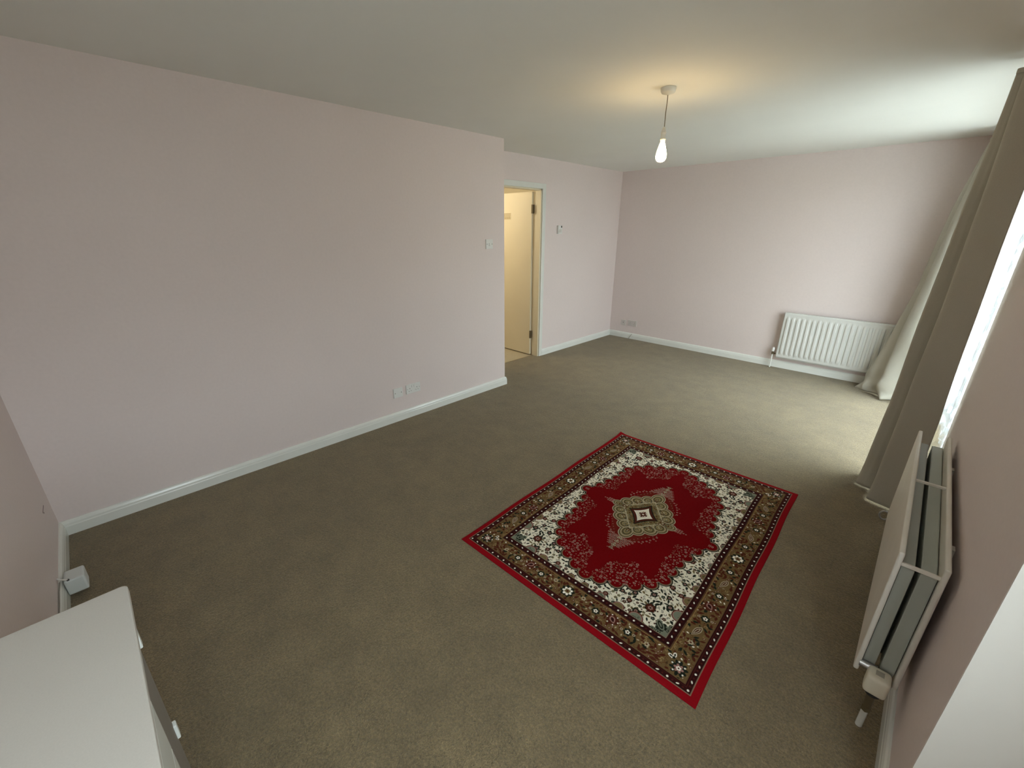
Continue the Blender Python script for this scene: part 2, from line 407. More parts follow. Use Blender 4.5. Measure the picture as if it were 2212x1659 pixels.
    for (x, y, r) in sc: ell(.64 - x, .8825 - y, r + .0005, r + .0005, 0, (.11, .06, .03))
    for (x, y, r) in sc: ell(.64 - x, .8825 - y, r - .003, r - .003, 0, red)
    st(F < .95, red)
    # sprays of small pink florets inside the scallops
    for (x, y, r) in sc:
        ell(.64 - x * .985, .8825 - y * .985, .006, .006, 0, pink); ell(.64 - x * .985, .8825 - y * .985, .003, .003, 0, mar)
    ang_ = np.arctan2(V / .635, U / .405)
    lim = .80 + .09 * np.cos(8 * ang_) + .03 * np.cos(3 * ang_) + .05 * np.sin(17 * ang_)
    band = (F > lim) & (F < .97) & (U > -.01) & (V > -.01)
    for (a, b) in scatter(band, .0150, 20000):
        t = rs.rand(); an = rs.rand() * 6.28
        if t < .38: flower(a, b, rs.uniform(.0055, .0088), 5, pink, mar, an)
        elif t < .6: curl(a, b, rs.uniform(.007, .012), an, (.24, .12, .09), .0022)
        elif t < .8: leafm(a, b, .006, .0022, an, (.30, .20, .13))
        else: ell(a, b, .0022, .0022, 0, (.40, .27, .22))
    # ---- medallion
    body = [(0, 0, .13, .17), (.128, .050, .038, .036), (.088, .103, .042, .038), (.040, .155, .036, .036), (.0, .205, .034, .050), (.165, .0, .030, .022)]
    def mb(g, c):
        for (x, y, rx, ry) in body:
            m_ = ((U - x) / (rx + g)) ** 2 + ((V - y) / (ry + g)) ** 2 < 1; st(m_, c)
    # dark-red halo under the florets
    st((U / .20) + (V / .40) < 1, (.13, .012, .008))
    mb(.008, pale); mb(.003, bg_); mb(0, olive)
    for (x, y, rx, ry) in body[1:]:
        for f, c in ((.92, pale), (.80, olive), (.62, bg_), (.52, (.24, .19, .09)), (.26, olive), (.15, pale)):
            st(((U - x * .97) / (rx * f)) ** 2 + ((V - y * .97) / (ry * f)) ** 2 < 1, c)
    st(U / .125 + V / .165 < 1, olive)
    st(np.abs(U / .125 + V / .165 - 1) < .035, pale)
    inn = (U / .16 + V / .21 < 1)
    for (a, b) in scatter(inn, .013, 6000):
        t = rs.rand()
        if t < .4: curl(a, b, .008, rs.rand() * 6, pale, .002)
        elif t < .7: flower(a, b, .006, 4, bg_, pale)
        else: leafm(a, b, .009, .003, rs.rand() * 3, mar)
    def star(k, c): st((U / (.054 * k)) ** .80 + (V / (.070 * k)) ** .80 < 1, c)
    U = np.maximum(U, 0); V = np.maximum(V, 0)
    star(1.75, bg_); star(1.55, mar); star(1.12, wht); star(.98, cream)
    st((U / .026) ** 1.2 + (V / .032) ** 1.2 < 1, mar)
    for (x, y) in ((.0, .0), (.018, .012), (.01, .024)): ell(.64 - x, .8825 - y, .006, .006, 0, cream); ell(.64 - x, .8825 - y, .0028, .0028, 0, (.25, .02, .02))
    # kite tips
    for k in range(8):
        v = .268 + k * .0158; hw = .062 * (1 - k / 8.5); n = max(1, int(hw / .015) + 1)
        for q in range(n):
            x = (q + .5 * (k % 2)) * .0158 + rs.uniform(-.002, .002); v = v + rs.uniform(-.003, .003)
            if k > 5 and q: continue
            flower(.64 - x, .8825 - v, .0082 if k < 6 else .0062, 5, pink if q else pale, bg_ if k % 3 else mar, .4 * k, .4)
            if q == n - 1: ell(.64 - x - .011, .8825 - v - .004, .0028, .0028, 0, pink)
    for k in range(5):
        u = .205 + k * .0135; hw = .024 * (1 - k / 5)
        for y in np.arange(0, hw + 1e-6, .0125): flower(.64 - u, .8825 - y, .0068 - .0006 * k, 4, pink, mar, .5 + k)
    for k in range(8):                            # florets scattered along the flanks of the diamond
        t = k / 7.0; x = .150 * (1 - t) + .055 * t; y = .135 * (1 - t) + .262 * t; o_ = .012 * math.sin(t * 3.1)
        flower(.64 - x - o_, .8825 - y - o_, .0062, 5, pink, mar, t * 5); ell(.64 - x + .006, .8825 - y + .010, .0030, .0030, 0, (.26, .12, .09))
        if k % 2: flower(.64 - x - .016 - o_, .8825 - y - .010, .0048, 4, (.26, .12, .09), None, t)
    # ---- borders
    st(e < .195, tan); st(e < .192, dk); st(e < .163, (.09, .05, .025)); st(e < .158, gold)
    bord = (e > .068) & (e < .154)
    for (a, b) in scatter(bord, .0128, 30000):
        t = rs.rand(); an = rs.rand() * 6.28
        if t < .46: leafm(a, b, rs.uniform(.010, .016), rs.uniform(.0042, .007), an, mar if rs.rand() < .7 else bg_)
        elif t < .70: curl(a, b, .010, an, (.11, .045, .018), .0028)
        elif t < .82: flower(a, b, .0062, 5, (.10, .03, .02), pale, an)
        elif t < .92: ell(a, b, .0055, .0028, an, wht if rs.rand() < .5 else pale)
        else: curl(a, b, .008, an, (.30, .22, .10), .0028)
    def along(s, off=.11):                       # a point s from the middle, on the short and on the long side
        out = []
        if s < .64 - .13: out.append((.64 - s, off))
        return out
    def clear(a, b, r): ell(a, b, r, r, 0, gold)
    for (a, b, kind) in [(.64, .11, 'big'), (.482, .106, 'rd'), (.403, .118, 'palm'), (.325, .108, 'rd'), (.24, .112, 'sm'), (.56, .125, 'sm'),
                         (.11, .8825, 'big'), (.11, .66, 'leaf'), (.11, .76, 'rd'), (.105, .57, 'rd'), (.118, .48, 'palm'), (.108, .40, 'rd'), (.112, .315, 'leaf'), (.11, .245, 'sm')]:
        if kind == 'big':
            clear(a, b, .036); flower(a, b, .036, 9, bg_, None, 0, .25); flower(a, b, .026, 7, wht, None, .2, .45); flower(a, b, .015, 5, olive, mar)
        elif kind == 'rd':
            clear(a, b, .024); roundel(a, b, .020); ell(a - .027, b + .004, .006, .006, 0, pale); ell(a - .027, b + .004, .003, .003, 0, mar); ell(a + .027, b - .004, .006, .006, 0, pale); ell(a + .027, b - .004, .003, .003, 0, mar)
        elif kind == 'palm':
            clear(a, b, .030); flower(a, b, .030, 9, mar, None, 0, .2); leafm(a, b, .020, .012, .8, pink); leafm(a, b, .014, .007, .8, dk)
            for q in range(6): ell(a + .026 * math.cos(q * 1.05), b + .026 * math.sin(q * 1.05), .003, .003, 0, wht)
        elif kind == 'leaf':
            clear(a, b, .03); leafm(a, b, .034, .013, 1.9, pale); leafm(a, b, .030, .010, 1.9, mar); leafm(a, b, .024, .006, 1.9, pale); leafm(a, b, .018, .003, 1.9, mar)
        else:
            flower(a, b, .012, 6, pale, mar, .4); curl(a + .015, b, .014, 2, (.30, .22, .10), .003)
    clear(.104, .104, .04); flower(.102, .102, .036, 10, bg_, None, .3, .4); flower(.102, .102, .020, 6, pink, None, 0, .5); flower(.102, .102, .010, 5, wht, mar)
    for (x, y) in ((.118, .083), (.083, .118), (.13, .11), (.11, .13), (.08, .085)): ell(x, y, .0035, .0035, 0, wht)
    for (x, y, an) in ((.146, .134, .2), (.134, .146, 1.37)): ell(x, y, .012, .007, an, wht); ell(x, y, .007, .0035, an, bg_)
    ell(.133, .133, .006, .006, 0, bg_)
    st((e > .0595) & (e < .0625), (.13, .075, .035)); st((e >= .154) & (e < .158), (.24, .15, .055))
    st(e < .0595, dk); st((e > .051) & (e < .054), (.07, .014, .010)); st(e < .0325, tan); st(e < .0298, red_e)
    for off in (.0435, .1775):
        k0 = 0
        for half, fn in ((.64, lambda s, o: (s, o)), (.8825, lambda s, o: (o, s))):
            n = int(round((half - off) / .0395))
            for k in range(n + 1):
                s = off + (half - off) * k / n; a, b = fn(s, off)
                if k % 2 == 0: ell(a, b, .0042, .0042, 0, wht)
                else: ell(a, b, .0062 if half == .64 else .0028, .0028 if half == .64 else .0062, -.45, wht)
                if k < n:
                    a2, b2 = fn(s + .0198, off); ell(a2, b2, .004, .004, 0, (.075, .014, .010))
    Cq = C.reshape(na // 2, 2, nb // 2, 2, 3).mean(axis=(1, 3))
    full = np.concatenate([Cq, Cq[::-1]], 0); full = np.concatenate([full, full[:, ::-1]], 1)
    return full
def make_rug():
    img = paint_rug(); nu, nv = img.shape[:2]
    q00, q10, q11, q01 = [np.array(p) for p in ((1.611, 1.553), (2.897, 1.590), (2.839, 3.361), (1.555, 3.321))]
    u = np.arange(nu) / (nu - 1); v = np.arange(nv) / (nv - 1); Uu, Vv = np.meshgrid(u, v, indexing='ij')
    XY = (q00 * ((1 - Uu) * (1 - Vv))[..., None] + q10 * (Uu * (1 - Vv))[..., None] + q11 * (Uu * Vv)[..., None] + q01 * ((1 - Uu) * Vv)[..., None])
    edge = np.minimum(np.minimum(Uu, 1 - Uu) * 1.28, np.minimum(Vv, 1 - Vv) * 1.765)
    rs = np.random.RandomState(3)
    Z = .0075 - .003 * np.exp(-edge / .004) + .0006 * np.sin(Uu * 9 + 1) * np.sin(Vv * 11) + rs.uniform(-.0002, .0002, Uu.shape)
    Z += .010 * np.exp(-(((Uu) * 1.28) ** 2 + ((1 - Vv) * 1.765) ** 2) / .0012)          # one far corner curls up a little
    # slightly wavy edges
    wob = .0025 * np.sin(Vv * 17) * np.cos(Uu * PI); XY[..., 0] += wob
    top = np.dstack([XY, Z]).reshape(-1, 3)
    # skirt ring down to the floor
    bi = np.concatenate([np.arange(nu) * nv, (nu - 1) * nv + np.arange(1, nv), (np.arange(nu - 1)[::-1]) * nv + nv - 1, np.arange(1, nv - 1)[::-1]])
    low = top[bi].copy(); low[:, 2] = .0008
    co = np.vstack([top, low]).astype(np.float32)
    i = (np.arange(nu - 1)[:, None] * nv + np.arange(nv - 1)[None]).reshape(-1)
    quads = np.stack([i, i + nv, i + nv + 1, i + 1], 1)
    m = len(bi); k = np.arange(m); k2 = (k + 1) % m; base = nu * nv
    sk = np.stack([bi[k], base + k, base + k2, bi[k2]], 1)
    q = np.vstack([quads, sk]).astype(np.int32)
    me = bpy.data.meshes.new('rug'); me.vertices.add(len(co)); me.vertices.foreach_set('co', co.ravel())
    me.loops.add(q.size); me.loops.foreach_set('vertex_index', q.ravel())
    me.polygons.add(len(q)); me.polygons.foreach_set('loop_start', np.arange(0, q.size, 4, dtype=np.int32))
    try: me.polygons.foreach_set('loop_total', np.full(len(q), 4, np.int32))
    except Exception: pass
    me.update(calc_edges=True)
    at = me.color_attributes.new('weave', 'FLOAT_COLOR', 'POINT')
    col = np.ones((len(co), 4), np.float32); c3 = img.reshape(-1, 3); col[:len(c3), :3] = c3; col[len(c3):, :3] = c3[bi]
    at.data.foreach_set('color', col.ravel())
    mt = bpy.data.materials.new('woven_rug_pile'); mt.use_nodes = True; t = mt.node_tree; b = t.nodes['Principled BSDF']
    b.inputs['Roughness'].default_value = .9; b.inputs['Specular IOR Level'].default_value = .04
    an = t.nodes.new('ShaderNodeAttribute'); an.attribute_name = 'weave'
    geo = t.nodes.new('ShaderNodeNewGeometry'); n = t.nodes.new('ShaderNodeTexNoise'); n.inputs['Scale'].default_value = 500
    t.links.new(geo.outputs['Position'], n.inputs['Vector'])
    mr = t.nodes.new('ShaderNodeMapRange'); mr.inputs[3].default_value = .75; mr.inputs[4].default_value = 1.25; t.links.new(n.outputs[0], mr.inputs[0])
    sc = t.nodes.new('ShaderNodeVectorMath'); sc.operation = 'SCALE'; t.links.new(an.outputs['Color'], sc.inputs[0]); t.links.new(mr.outputs[0], sc.inputs['Scale'])
    t.links.new(sc.outputs[0], b.inputs['Base Color'])
    bn = t.nodes.new('ShaderNodeBump'); bn.inputs['Strength'].default_value = .4; bn.inputs['Distance'].default_value = .002
    t.links.new(n.outputs[0], bn.inputs['Height']); t.links.new(bn.outputs[0], b.inputs['Normal'])
    me.materials.append(mt)
    o = bpy.data.objects.new('rug', me); COL.objects.link(o)
    tag(o, 'red oriental rug with cream medallion pattern lying on the beige carpet', 'rug')
make_rug()

# ------------------------------------------------------------------ radiators
def far_radiator():
    x0, x1, z0, z1 = 1.960, 3.13, .146, .69; yf, yb = D - .085, D - .040
    r = empty('radiator', (x0, D - .06, z0), 'fluted white panel radiator on the far pink wall beside the curtain', 'radiator')
    # pressed panel: height field with vertical flutes
    bm = bmesh.new(); nx, nz = 420, 40
    pitch = .0515; n0 = x0 + .045
    def h(x, z):
        if x < n0 - pitch * .5 or x > x1 - .04: return 0
        t = ((x - n0) / pitch) % 1.0; t = min(t, 1 - t)         # 0 = flute crest
        a = max(0, min(1, (z - z0 - .045) / .022)) * max(0, min(1, (z1 - .05 - z) / .022))
        s = max(0, min(1, (.30 - t) / .12)); s = s * s * (3 - 2 * s)
        return .011 * s * a * (2 - a)
    g = [[bm.verts.new((x0 + (x1 - x0) * i / nx, yf - h(x0 + (x1 - x0) * i / nx, z0 + (z1 - z0) * j / nz), z0 + (z1 - z0) * j / nz)) for j in range(nz + 1)] for i in range(nx + 1)]
    for i in range(nx):
        for j in range(nz): bm.faces.new((g[i][j], g[i + 1][j], g[i + 1][j + 1], g[i][j + 1]))
    p = link('panel', bm, M['rad'], r, smooth=True)
    md = p.modifiers.new('thickness', 'SOLIDIFY'); md.thickness = .004; md.offset = -1
    bm = bmesh.new()
    box(bm, x0 - .002, x1 + .002, yf - .001, yb, z1 - .012, z1 + .006, .004, 3); box(bm, x0 - .002, x1 + .002, yf - .001, yb, z0 - .006, z0 + .008, .003)
    box(bm, x0 - .006, x0 + .006, yf - .001, yb, z0 - .004, z1 + .002, .004, 3); box(bm, x1 - .006, x1 + .006, yf - .001, yb, z0 - .004, z1 + .002, .004, 3)
    link('casing', bm, M['rad'], r)
    for xa in (x0 + .15, x1 - .25): link('wall_bracket', bx(xa, xa + .04, yb, D - .0006, z0 + .08, z1 - .05), M['rad'], r)
    bm = bmesh.new(); cyl(bm, (x0 - .045, yf + .02, .17), (x0 - .045, yf + .02, .205), .012, 16); cyl(bm, (x0 - .045, yf + .02, .18), (x0 + .004, yf + .02, .18), .008, 14)
    v = link('valve', bm, M['brass'], r)
    bm = bmesh.new(); lathe(bm, [(0, 0), (.014, 0), (.015, .006), (.014, .045), (.010, .052), (0, .053)], (x0 - .045, yf + .02, .205), 20)
    link('valve_cap', bm, M['plate'], v, smooth=True)
    bm = bmesh.new(); cyl(bm, (x0 - .045, yf + .02, 0), (x0 - .045, yf + .02, .172), .0075, 14)
    link('pipe', bm, M['gloss'], r)
far_radiator()

def near_radiator():
    y0, y1, z0, z1 = 1.965, 3.135, .20, .70
    r = empty('radiator', (3.31, y0, 0), 'white double panel radiator in the right foreground, seen from its end', 'radiator')
    for nm, xa, xb in (('front_panel', 3.257, 3.272), ('back_panel', 3.358, 3.373)):
        p = link(nm, bx(xa, xb, y0, y1, z0, z1, .0065, 4), M['radnear'], r, smooth=True)
    # convector sheets behind each panel, with a dark block as the shade in the slot between
    for xa, xb in ((3.274, 3.306), (3.318, 3.356)):
        bm = bmesh.new(); box(bm, xa, xb, y0 + .018, y1 - .02, z0 + .03, z1 - .055, .004)
        link('convector', bm, M['radin'], r)
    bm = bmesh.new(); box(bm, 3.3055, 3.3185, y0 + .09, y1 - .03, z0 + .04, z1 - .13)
    link('slot_shade_fill', bm, M['dark'], r)
    for (ya, yb, za, zb) in ((y0 + .004, y0 + .012, z1 - .045, z1 - .033), (2.55, 2.56, z1 - .016, z1 - .006)):
        link('strap', bx(3.270, 3.360, ya, yb, za, zb, .002), M['radnear'], r)
    for ya in (2.2, 2.88): link('wall_bracket', bx(3.373, XR - .0006, ya, ya + .03, z0 + .08, z1 - .06), M['radnear'], r)
    # thermostatic valve at the near end
    c = (3.322, 1.945)
    bm = bmesh.new(); cyl(bm, (c[0], c[1], .095), (c[0], c[1], .165), .012, 20); cyl(bm, (c[0], c[1], .125), (c[0], y0 + .03, .235), .011, 16)
    cyl(bm, (c[0], c[1], .08), (c[0], c[1], .098), .0145, 6); v = link('valve', bm, M['brass'], r)
    bm = bmesh.new(); cyl(bm, (3.268, y0 + .006, .235), (3.315, y0 + .006, .235), .013, 18); link('tail_pipe', bm, M['chrome'], r)
    bm = bmesh.new()
    box(bm, c[0] - .031, c[0] + .031, c[1] - .031, c[1] + .031, .175, .250, .017, 5)
    hd = link('valve_head', bm, M['trv'], v, smooth=True)
    link('head_window', bx(c[0] - .011, c[0] + .011, c[1] - .011, c[1] + .011, .2495, .2515, .0005), mat('grey_scale_window', (.36, .34, .28), .4), v)
    bm = bmesh.new(); lathe(bm, [(0, .162), (.022, .162), (.023, .168), (.022, .178), (0, .178)], (c[0], c[1], 0), 24); link('collar', bm, M['dark'], v)
    bm = bmesh.new(); cyl(bm, (c[0], c[1], .0), (c[0], c[1], .085), .010, 18); link('pipe', bm, M['gloss'], r)
    # lockshield valve at the far end
    c = (3.262, 3.175)
    bm = bmesh.new(); cyl(bm, (c[0] + .03, c[1], .0), (c[0] + .03, c[1], .16), .008, 14); cyl(bm, (c[0] + .03, c[1], .13), (c[0] + .03, c[1], .19), .015, 16)
    cyl(bm, (c[0] + .03, c[1], .17), (c[0] + .03, y1 - .02, .235), .010, 14)
    tube(bm, [(c[0] - .012 + .020 * math.cos(t), c[1] + .03, .15 + .026 * math.sin(t)) for t in np.linspace(0, 2 * PI, 22)], .0045, 8)
    link('lockshield_valve', bm, M['chrome'], r)
near_radiator()

# ------------------------------------------------------------------ curtains
def catmull(pts, n):
    pts = [np.array(p, float) for p in pts]; P = [2 * pts[0] - pts[1]] + pts + [2 * pts[-1] - pts[-2]]; out = []
    for i in range(1, len(P) - 2):
        for k in range(n):
            t = k / n; a, b, c, d = P[i - 1], P[i], P[i + 1], P[i + 2]
            out.append(.5 * ((2 * b) + (c - a) * t + (2 * a - 5 * b + 4 * c - d) * t * t + (3 * b - a - 3 * c + d) * t ** 3))
    out.append(pts[-1]); return np.array(out)
def curtain(label, secs, extra=None):
    """secs: list of (z, control points of the plan section), top first; same point count"""
    o0 = empty('curtain', (3.3, secs[0][1][0][1], 0), label, 'curtain', 'floor length curtains at the patio door')
    zs = [s[0] for s in secs]; rows = [catmull(s[1], 9) for s in secs]
    nz = 120; bm = bmesh.new(); grid = []
    for j in range(nz + 1):
        z = zs[0] + (zs[-1] - zs[0]) * j / nz
        k = max(i for i in range(len(zs)) if zs[i] >= z - 1e-9); k = min(k, len(zs) - 2)
        t = (zs[k] - z) / (zs[k] - zs[k + 1])
        row = rows[k] * (1 - t) + rows[k + 1] * t
        g = []
        for i, (x, y) in enumerate(row):
            wv = .0025 * math.sin(i * .10 + z * 4.0) + .0012 * math.sin(i * .23 - z * 9)
            if extra and z < .34:
                q = (1 - z / .34) ** 1.3; ph = extra + i * .19
                x += q * (.020 * math.sin(ph + z * 26) + .009 * math.sin(ph * 2.7 - z * 41)); y += q * (.016 * math.cos(ph * 1.3 + z * 33) + .006 * math.sin(ph * 3.1))
            g.append(bm.verts.new((x + wv, y + wv * .6, z)))
        grid.append(g)
    for a, b in zip(grid, grid[1:]):
        for i in range(len(a) - 1): bm.faces.new((a[i], a[i + 1], b[i + 1], b[i]))
    p = link('drape', bm, M['fabric'], o0, smooth=True)
    md = p.modifiers.new('thickness', 'SOLIDIFY'); md.thickness = .0035; md.offset = 0
    # gathered heading tape
    bm = bmesh.new(); row = rows[0]
    pr = None
    for (x, y) in row[::3]:
        v1, v2 = bm.verts.new((x, y, zs[0])), bm.verts.new((x, y, zs[0] + .02))
        if pr: bm.faces.new((pr[0], v1, v2, pr[1]))
        pr = (v1, v2)
    h = link('heading', bm, M['fabric'], o0); md = h.modifiers.new('thickness', 'SOLIDIFY'); md.thickness = .006; md.offset = 0
    return o0
NT = [(3.312, 3.585), (3.26, 3.600), (3.208, 3.620), (3.193, 3.638), (3.200, 3.68), (3.204, 3.735), (3.185, 3.745), (3.166, 3.765), (3.20, 3.81), (3.31, 3.84), (3.24, 3.87), (3.185, 3.89), (3.31, 3.92)]
NM = [(3.318, 3.575), (3.265, 3.592), (3.215, 3.612), (3.198, 3.632), (3.206, 3.68), (3.208, 3.735), (3.175, 3.745), (3.143, 3.765), (3.19, 3.82), (3.32, 3.85), (3.24, 3.88), (3.17, 3.91), (3.32, 3.95)]
NB = [(3.338, 3.560), (3.270, 3.585), (3.200, 3.608), (3.183, 3.630), (3.194, 3.69), (3.196, 3.745), (3.155, 3.755), (3.118, 3.775), (3.17, 3.84), (3.33, 3.87), (3.24, 3.91), (3.15, 3.94), (3.33, 3.99)]
NF = [(3.338, 3.550), (3.270, 3.575), (3.192, 3.600), (3.173, 3.625), (3.184, 3.69), (3.186, 3.755), (3.140, 3.765), (3.096, 3.795), (3.15, 3.87), (3.33, 3.88), (3.24, 3.93), (3.13, 3.97), (3.33, 4.02)]
curtain('greige curtain hanging at the near edge of the patio door, nearest the camera', [(2.315, NT), (1.75, NM), (.65, NB), (.16, NF), (.012, [(x - (.012 if x < 3.25 else 0), y) for x, y in NF])], extra=None)
FT = [(3.315, 5.84), (3.25, 5.80), (3.195, 5.80), (3.180, 5.86), (3.20, 5.92), (3.172, 5.97), (3.185, 6.03), (3.25, 6.03), (3.20, 6.09), (3.23, 6.15), (3.32, 6.16)]
F1 = [(3.33, 5.82), (3.25, 5.77), (3.16, 5.78), (3.120, 5.85), (3.13, 5.93), (3.090, 5.99), (3.10, 6.06), (3.20, 6.06), (3.16, 6.12), (3.20, 6.17), (3.33, 6.18)]
F2 = [(3.33, 5.80), (3.25, 5.74), (3.13, 5.76), (3.065, 5.84), (3.08, 5.94), (3.035, 6.01), (3.05, 6.08), (3.18, 6.09), (3.12, 6.14), (3.18, 6.18), (3.33, 6.19)]
F3 = [(3.33, 5.78), (3.23, 5.74), (3.10, 5.78), (3.02, 5.86), (3.03, 5.94), (2.96, 6.02), (2.965, 6.10), (3.14, 6.10), (3.08, 6.15), (3.16, 6.19), (3.33, 6.20)]
F4 = [(3.33, 5.78), (3.23, 5.77), (3.12, 5.80), (2.99, 5.84), (2.985, 5.97), (2.87, 6.04), (2.87, 6.13), (3.05, 6.12), (3.02, 6.16), (3.12, 6.20), (3.33, 6.20)]
F5 = [(3.33, 5.77), (3.23, 5.80), (3.13, 5.86), (3.02, 5.82), (2.985, 5.96), (2.86, 6.03), (2.83, 6.16), (3.02, 6.13), (3.00, 6.17), (3.10, 6.21), (3.33, 6.21)]
curtain('greige curtain at the far corner, its hem flaring on the carpet beside the radiator', [(2.315, FT), (1.8, F1), (1.15, F2), (.62, F3), (.14, F4), (.012, F5)], extra=1.7)
cr = empty('curtain_rail', (3.27, 3.6, 2.345), 'white curtain rail above the patio door', 'curtain rail')
bm = bmesh.new(); box(bm, 3.255, 3.285, 3.58, 6.26, 2.336, 2.352, .003); link('track', bm, M['plate'], cr)
for y in (3.7, 4.9, 6.1): link('rail_bracket', bx(3.26, XR - .0006, y, y + .03, 2.352, 2.362), M['plate'], cr)
# lace net across the patio door
bm = bmesh.new(); pr = None
for i in range(261):
    y = 3.68 + 2.30 * i / 260; x = 3.475 + .010 * math.sin(i * .62) + .004 * math.sin(i * .23)
    v1, v2 = bm.verts.new((x, y, .03)), bm.verts.new((x, y, 2.09))
    if pr: bm.faces.new((pr[0], v1, v2, pr[1]))
    pr = (v1, v2)
tag(link('net_curtain', bm, M['net'], smooth=True), 'sheer patterned net curtain against the bright patio door glass', 'net curtain')


# ------------------------------------------------------------------ pendant lamp
L = (1.745, 3.113)
pl = empty('pendant_lamp', (L[0], L[1], H), 'lit bare bulb hanging from a white ceiling rose on a thin flex', 'lamp')
bm = bmesh.new(); lathe(bm, [(0, 0), (.043, 0), (.044, -.004), (.041, -.020), (.036, -.028), (.012, -.034), (.006, -.038), (0, -.038)], (L[0], L[1], H), 40)
link('ceiling_rose', bm, M['pend'], pl, smooth=True)
bm = bmesh.new(); tube(bm, [(L[0] + .001 * math.sin(k), L[1], H - .034 - .18 * k / 8) for k in range(9)], .0026, 8); link('flex', bm, M['cord'], pl)
bm = bmesh.new(); lathe(bm, [(0, .0), (.005, 0), (.009, -.006), (.014, -.028), (.0155, -.030), (.0155, -.034), (.014, -.036), (.0142, -.062), (.0170, -.063), (.0170, -.067), (.0145, -.069), (.0135, -.084), (0, -.084)], (L[0], L[1], 2.200), 32)
link('bulb_holder', bm, M['pend'], pl, smooth=True)
bm = bmesh.new()
lathe(bm, [(0, 0), (.013, 0), (.0155, -.006), (.020, -.020), (.0265, -.042), (.0305, -.062), (.0315, -.074), (.029, -.088), (.022, -.098), (.011, -.104), (0, -.106)], (L[0], L[1], 2.116), 40)
link('bulb', bm, M['bulb'], pl, smooth=True)

# ------------------------------------------------------------------ sockets and switches
def plate_on_x(name, x, yc, zc, wd, ht, label, cat, group=None, m=None, d=.009):
    """a plate on a wall whose face looks toward +x"""
    t = empty(name, (x, yc, zc), label, cat, group)
    link('faceplate', bx(x, x + d, yc - wd / 2, yc + wd / 2, zc - ht / 2, zc + ht / 2, .0015), m or M['plate'], t)
    return t
def pin_holes(bm, x, yc, zc, f=1):
    box(bm, x, x + .0006, yc - .002, yc + .002, zc + .009, zc + .018); box(bm, x, x + .0006, yc - .0145, yc - .008, zc - .011, zc - .007); box(bm, x, x + .0006, yc + .008, yc + .0145, zc - .011, zc - .007)
x = .009
t = plate_on_x('double_socket', 0, 2.302, .268, .147, .086, 'white double socket low on the left wall, right of a blank plate', 'socket')
def pin_set(yc):
    for a in ((-.002, .002, .009, .018), (-.0145, -.008, -.011, -.007), (.008, .0145, -.011, -.007)):
        link('pin_hole', bx(x, x + .0006, yc + a[0], yc + a[1], .258 + a[2], .258 + a[3]), M['dark'], t)
pin_set(2.266); pin_set(2.338)
for yy in (2.292, 2.312): link('rocker', bx(x, x + .004, yy - .006, yy + .006, .278, .300, .001), M['plate'], t)
for yy in (2.240, 2.364): link('screw', cyl(bmesh.new(), (x, yy, .268), (x + .001, yy, .268), .003, 12), M['screw'], t)
t = plate_on_x('blank_plate', 0, 2.147, .264, .088, .086, 'square white blank plate with two screws, low on the left wall', 'wall plate')
for yy in (2.117, 2.177):
    link('screw', cyl(bmesh.new(), (x, yy, .264), (x + .001, yy, .264), .0042, 12), M['screw'], t)
t = plate_on_x('light_switch', 0, 3.262, 1.485, .087, .087, 'square white light switch near the end of the left wall', 'light switch')
link('rocker', bx(x, x + .005, 3.256, 3.268, 1.472, 1.494, .0015), M['plate'], t)
bm = bmesh.new(); box(bm, x, x + .0008, 3.254, 3.270, 1.470, 1.473); link('rocker_gap', bm, M['screw'], t)
for yy in (3.232, 3.296): link('screw', cyl(bmesh.new(), (x, yy, 1.485), (x + .001, yy, 1.485), .0042, 12), M['screw'], t)
t = empty('thermostat', (XA, 4.90, 1.615), 'small white wall thermostat with a black spot, right of the doorway', 'thermostat')
link('casing', bx(XA, XA + .026, 4.858, 4.938, 1.565, 1.665, .004, 3), M['plate'], t)
link('sensor', bx(XA + .026, XA + .0275, 4.912, 4.932, 1.638, 1.662, .0005), M['dark'], t)
link('control_panel', bx(XA + .026, XA + .028, 4.870, 4.926, 1.580, 1.620, .0005), mat('pale_grey_panel', (.62, .61, .57), .4), t)
# far wall plates (face looks toward -y)
t = empty('aerial_socket', (-.221, D, .237), 'small square aerial plate low on the far wall near the corner', 'socket')
link('faceplate', bx(-.264, -.178, D - .008, D, .195, .280, .0015), M['tvplate'], t)
link('aerial_hole', cyl(bmesh.new(), (-.221, D - .008, .240), (-.221, D - .011, .240), .006, 16), M['dark'], t)
t = empty('double_socket', (-.064, D, .245), 'white double socket low on the far wall, right of the aerial plate', 'socket')
link('faceplate', bx(-.140, .010, D - .009, D, .203, .289, .0015), M['tvplate'], t)
for xc in (-.102, -.028):
    for a in ((-.002, .002, .246, .255), (-.0145, -.008, .228, .232), (.008, .0145, .228, .232)):
        link('pin_hole', bx(xc + a[0], xc + a[1], D - .0096, D - .009, a[2], a[3]), M['dark'], t)
for xc in (-.075, -.055): link('rocker', bx(xc - .006, xc + .006, D - .012, D - .009, .257, .277, .001), M['tvplate'], t)
bm = bmesh.new(); tube(bm, [(-.048, D - .021, .078), (-.060, D - .023, .055), (-.078, D - .024, .030), (-.092, D - .023, .004)], .003, 8)
tag(link('cable', bm, M['jcable']), 'short grey cable stub running down the far baseboard below the sockets', 'cable')

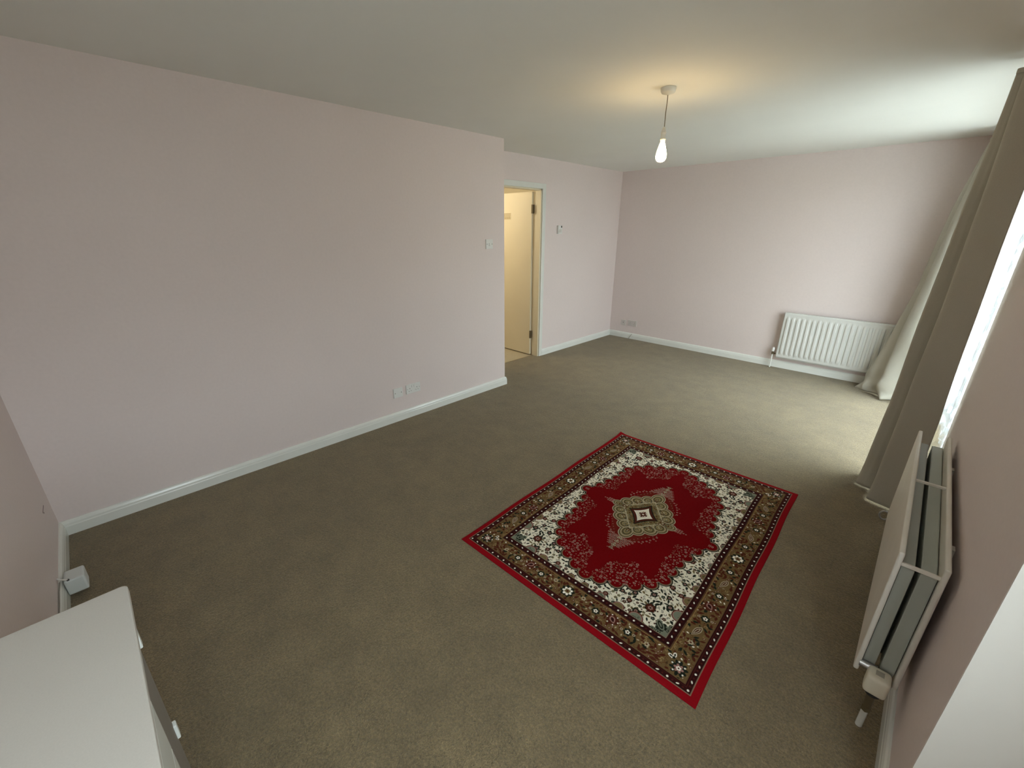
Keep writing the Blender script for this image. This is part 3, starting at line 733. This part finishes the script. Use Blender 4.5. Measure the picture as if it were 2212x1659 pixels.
# junction box on the near baseboard, with its cable
t = empty('junction_box', (.59, .018, .02), 'white junction box fixed to the near baseboard behind the white cabinet', 'junction box')
bm = bmesh.new(); box(bm, .548, .638, .020, .090, .022, .102, .0)
bmesh.ops.bevel(bm, geom=list(bm.edges), offset=.008, segments=2, profile=.6, affect='EDGES'); link('casing', bm, M['junction'], t)
bm = bmesh.new(); tube(bm, [(.615, .004, .118), (.622, .014, .112), (.630, .030, .106), (.636, .036, .103)], .003, 8); link('lead', bm, M['jwhite'], t)
link('lead_entry', cyl(bmesh.new(), (.634, .036, .101), (.634, .036, .106), .005, 12), M['dark'], t)
bm = bmesh.new(); tube(bm, [(.61, .006, .092), (.68, .004, .090), (.78, .005, .090), (.9, .004, .091)], .0025, 8)
tag(link('cable', bm, M['jcable']), 'thin grey cable along the near baseboard beside the junction box', 'cable')
bm = bmesh.new(); box(bm, .176, .262, 0, .0008, .290, .296, .0003); box(bm, .235, .245, 0, .0012, .278, .285, .0004)
tag(link('wall_scuff', bm, M['scuff']), 'dark scratch with a screw hole on the near wall by the corner', 'scuff')

# ------------------------------------------------------------------ white cabinet in the near left foreground
c = empty('cabinet', (2.22, .15, 0), 'low white cabinet against the near wall in the bottom left foreground', 'cabinet')
bm = bmesh.new(); loops = []
for (ins, z) in ((0.0, .732), (0.0, .7465), (.0008, .7488), (.0035, .750)):
    x0, x1, y0, y1, rr = 1.822 + ins, 2.66 - ins, .02 + ins, .303 - ins, .014
    pts = []
    for (cx, cy, a0) in ((x1 - rr, y1 - rr, 0), (x0 + rr, y1 - rr, 90), (x0 + rr, y0 + rr, 180), (x1 - rr, y0 + rr, 270)):
        pts += [(cx + rr * math.cos(math.radians(a0 + q * 15)), cy + rr * math.sin(math.radians(a0 + q * 15))) for q in range(7)]
    loops.append([bm.verts.new((px, py, z)) for px, py in pts])
for l0, l1 in zip(loops, loops[1:]):
    for q in range(len(l0)): bm.faces.new((l0[q], l0[(q + 1) % len(l0)], l1[(q + 1) % len(l0)], l1[q]))
bm.faces.new(loops[0]); bm.faces.new(loops[-1])
link('top', bm, M['cab'], c)
bm = bmesh.new(); box(bm, 1.84, 1.858, .03, .266, 0, .732); box(bm, 2.622, 2.64, .03, .266, 0, .732); box(bm, 1.858, 2.622, .03, .040, .03, .732); box(bm, 1.858, 2.622, .04, .262, .04, .058); box(bm, 1.858, 2.622, .23, .262, 0, .04)
link('body', bm, M['cab'], c)
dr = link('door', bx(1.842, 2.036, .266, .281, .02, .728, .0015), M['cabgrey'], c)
dr['label'] = 'narrow grey front panel'
for z in (.185, .560): link('hinge', bx(1.832, 1.856, .270, .289, z, z + .055, .004, 3), M['cabwhite'], dr)
for k, (z0, z1) in enumerate(((.385, .560), (.205, .380), (.02, .200))):
    d = link('drawer', bx(2.040, 2.638, .266, .283, z0, z1, .002), M['cabwhite'], c)
    link('drawer_handle', bx(2.33, 2.43, .283, .300, (z0 + z1) / 2 - .006, (z0 + z1) / 2 + .006, .004, 3), M['chrome'], d)
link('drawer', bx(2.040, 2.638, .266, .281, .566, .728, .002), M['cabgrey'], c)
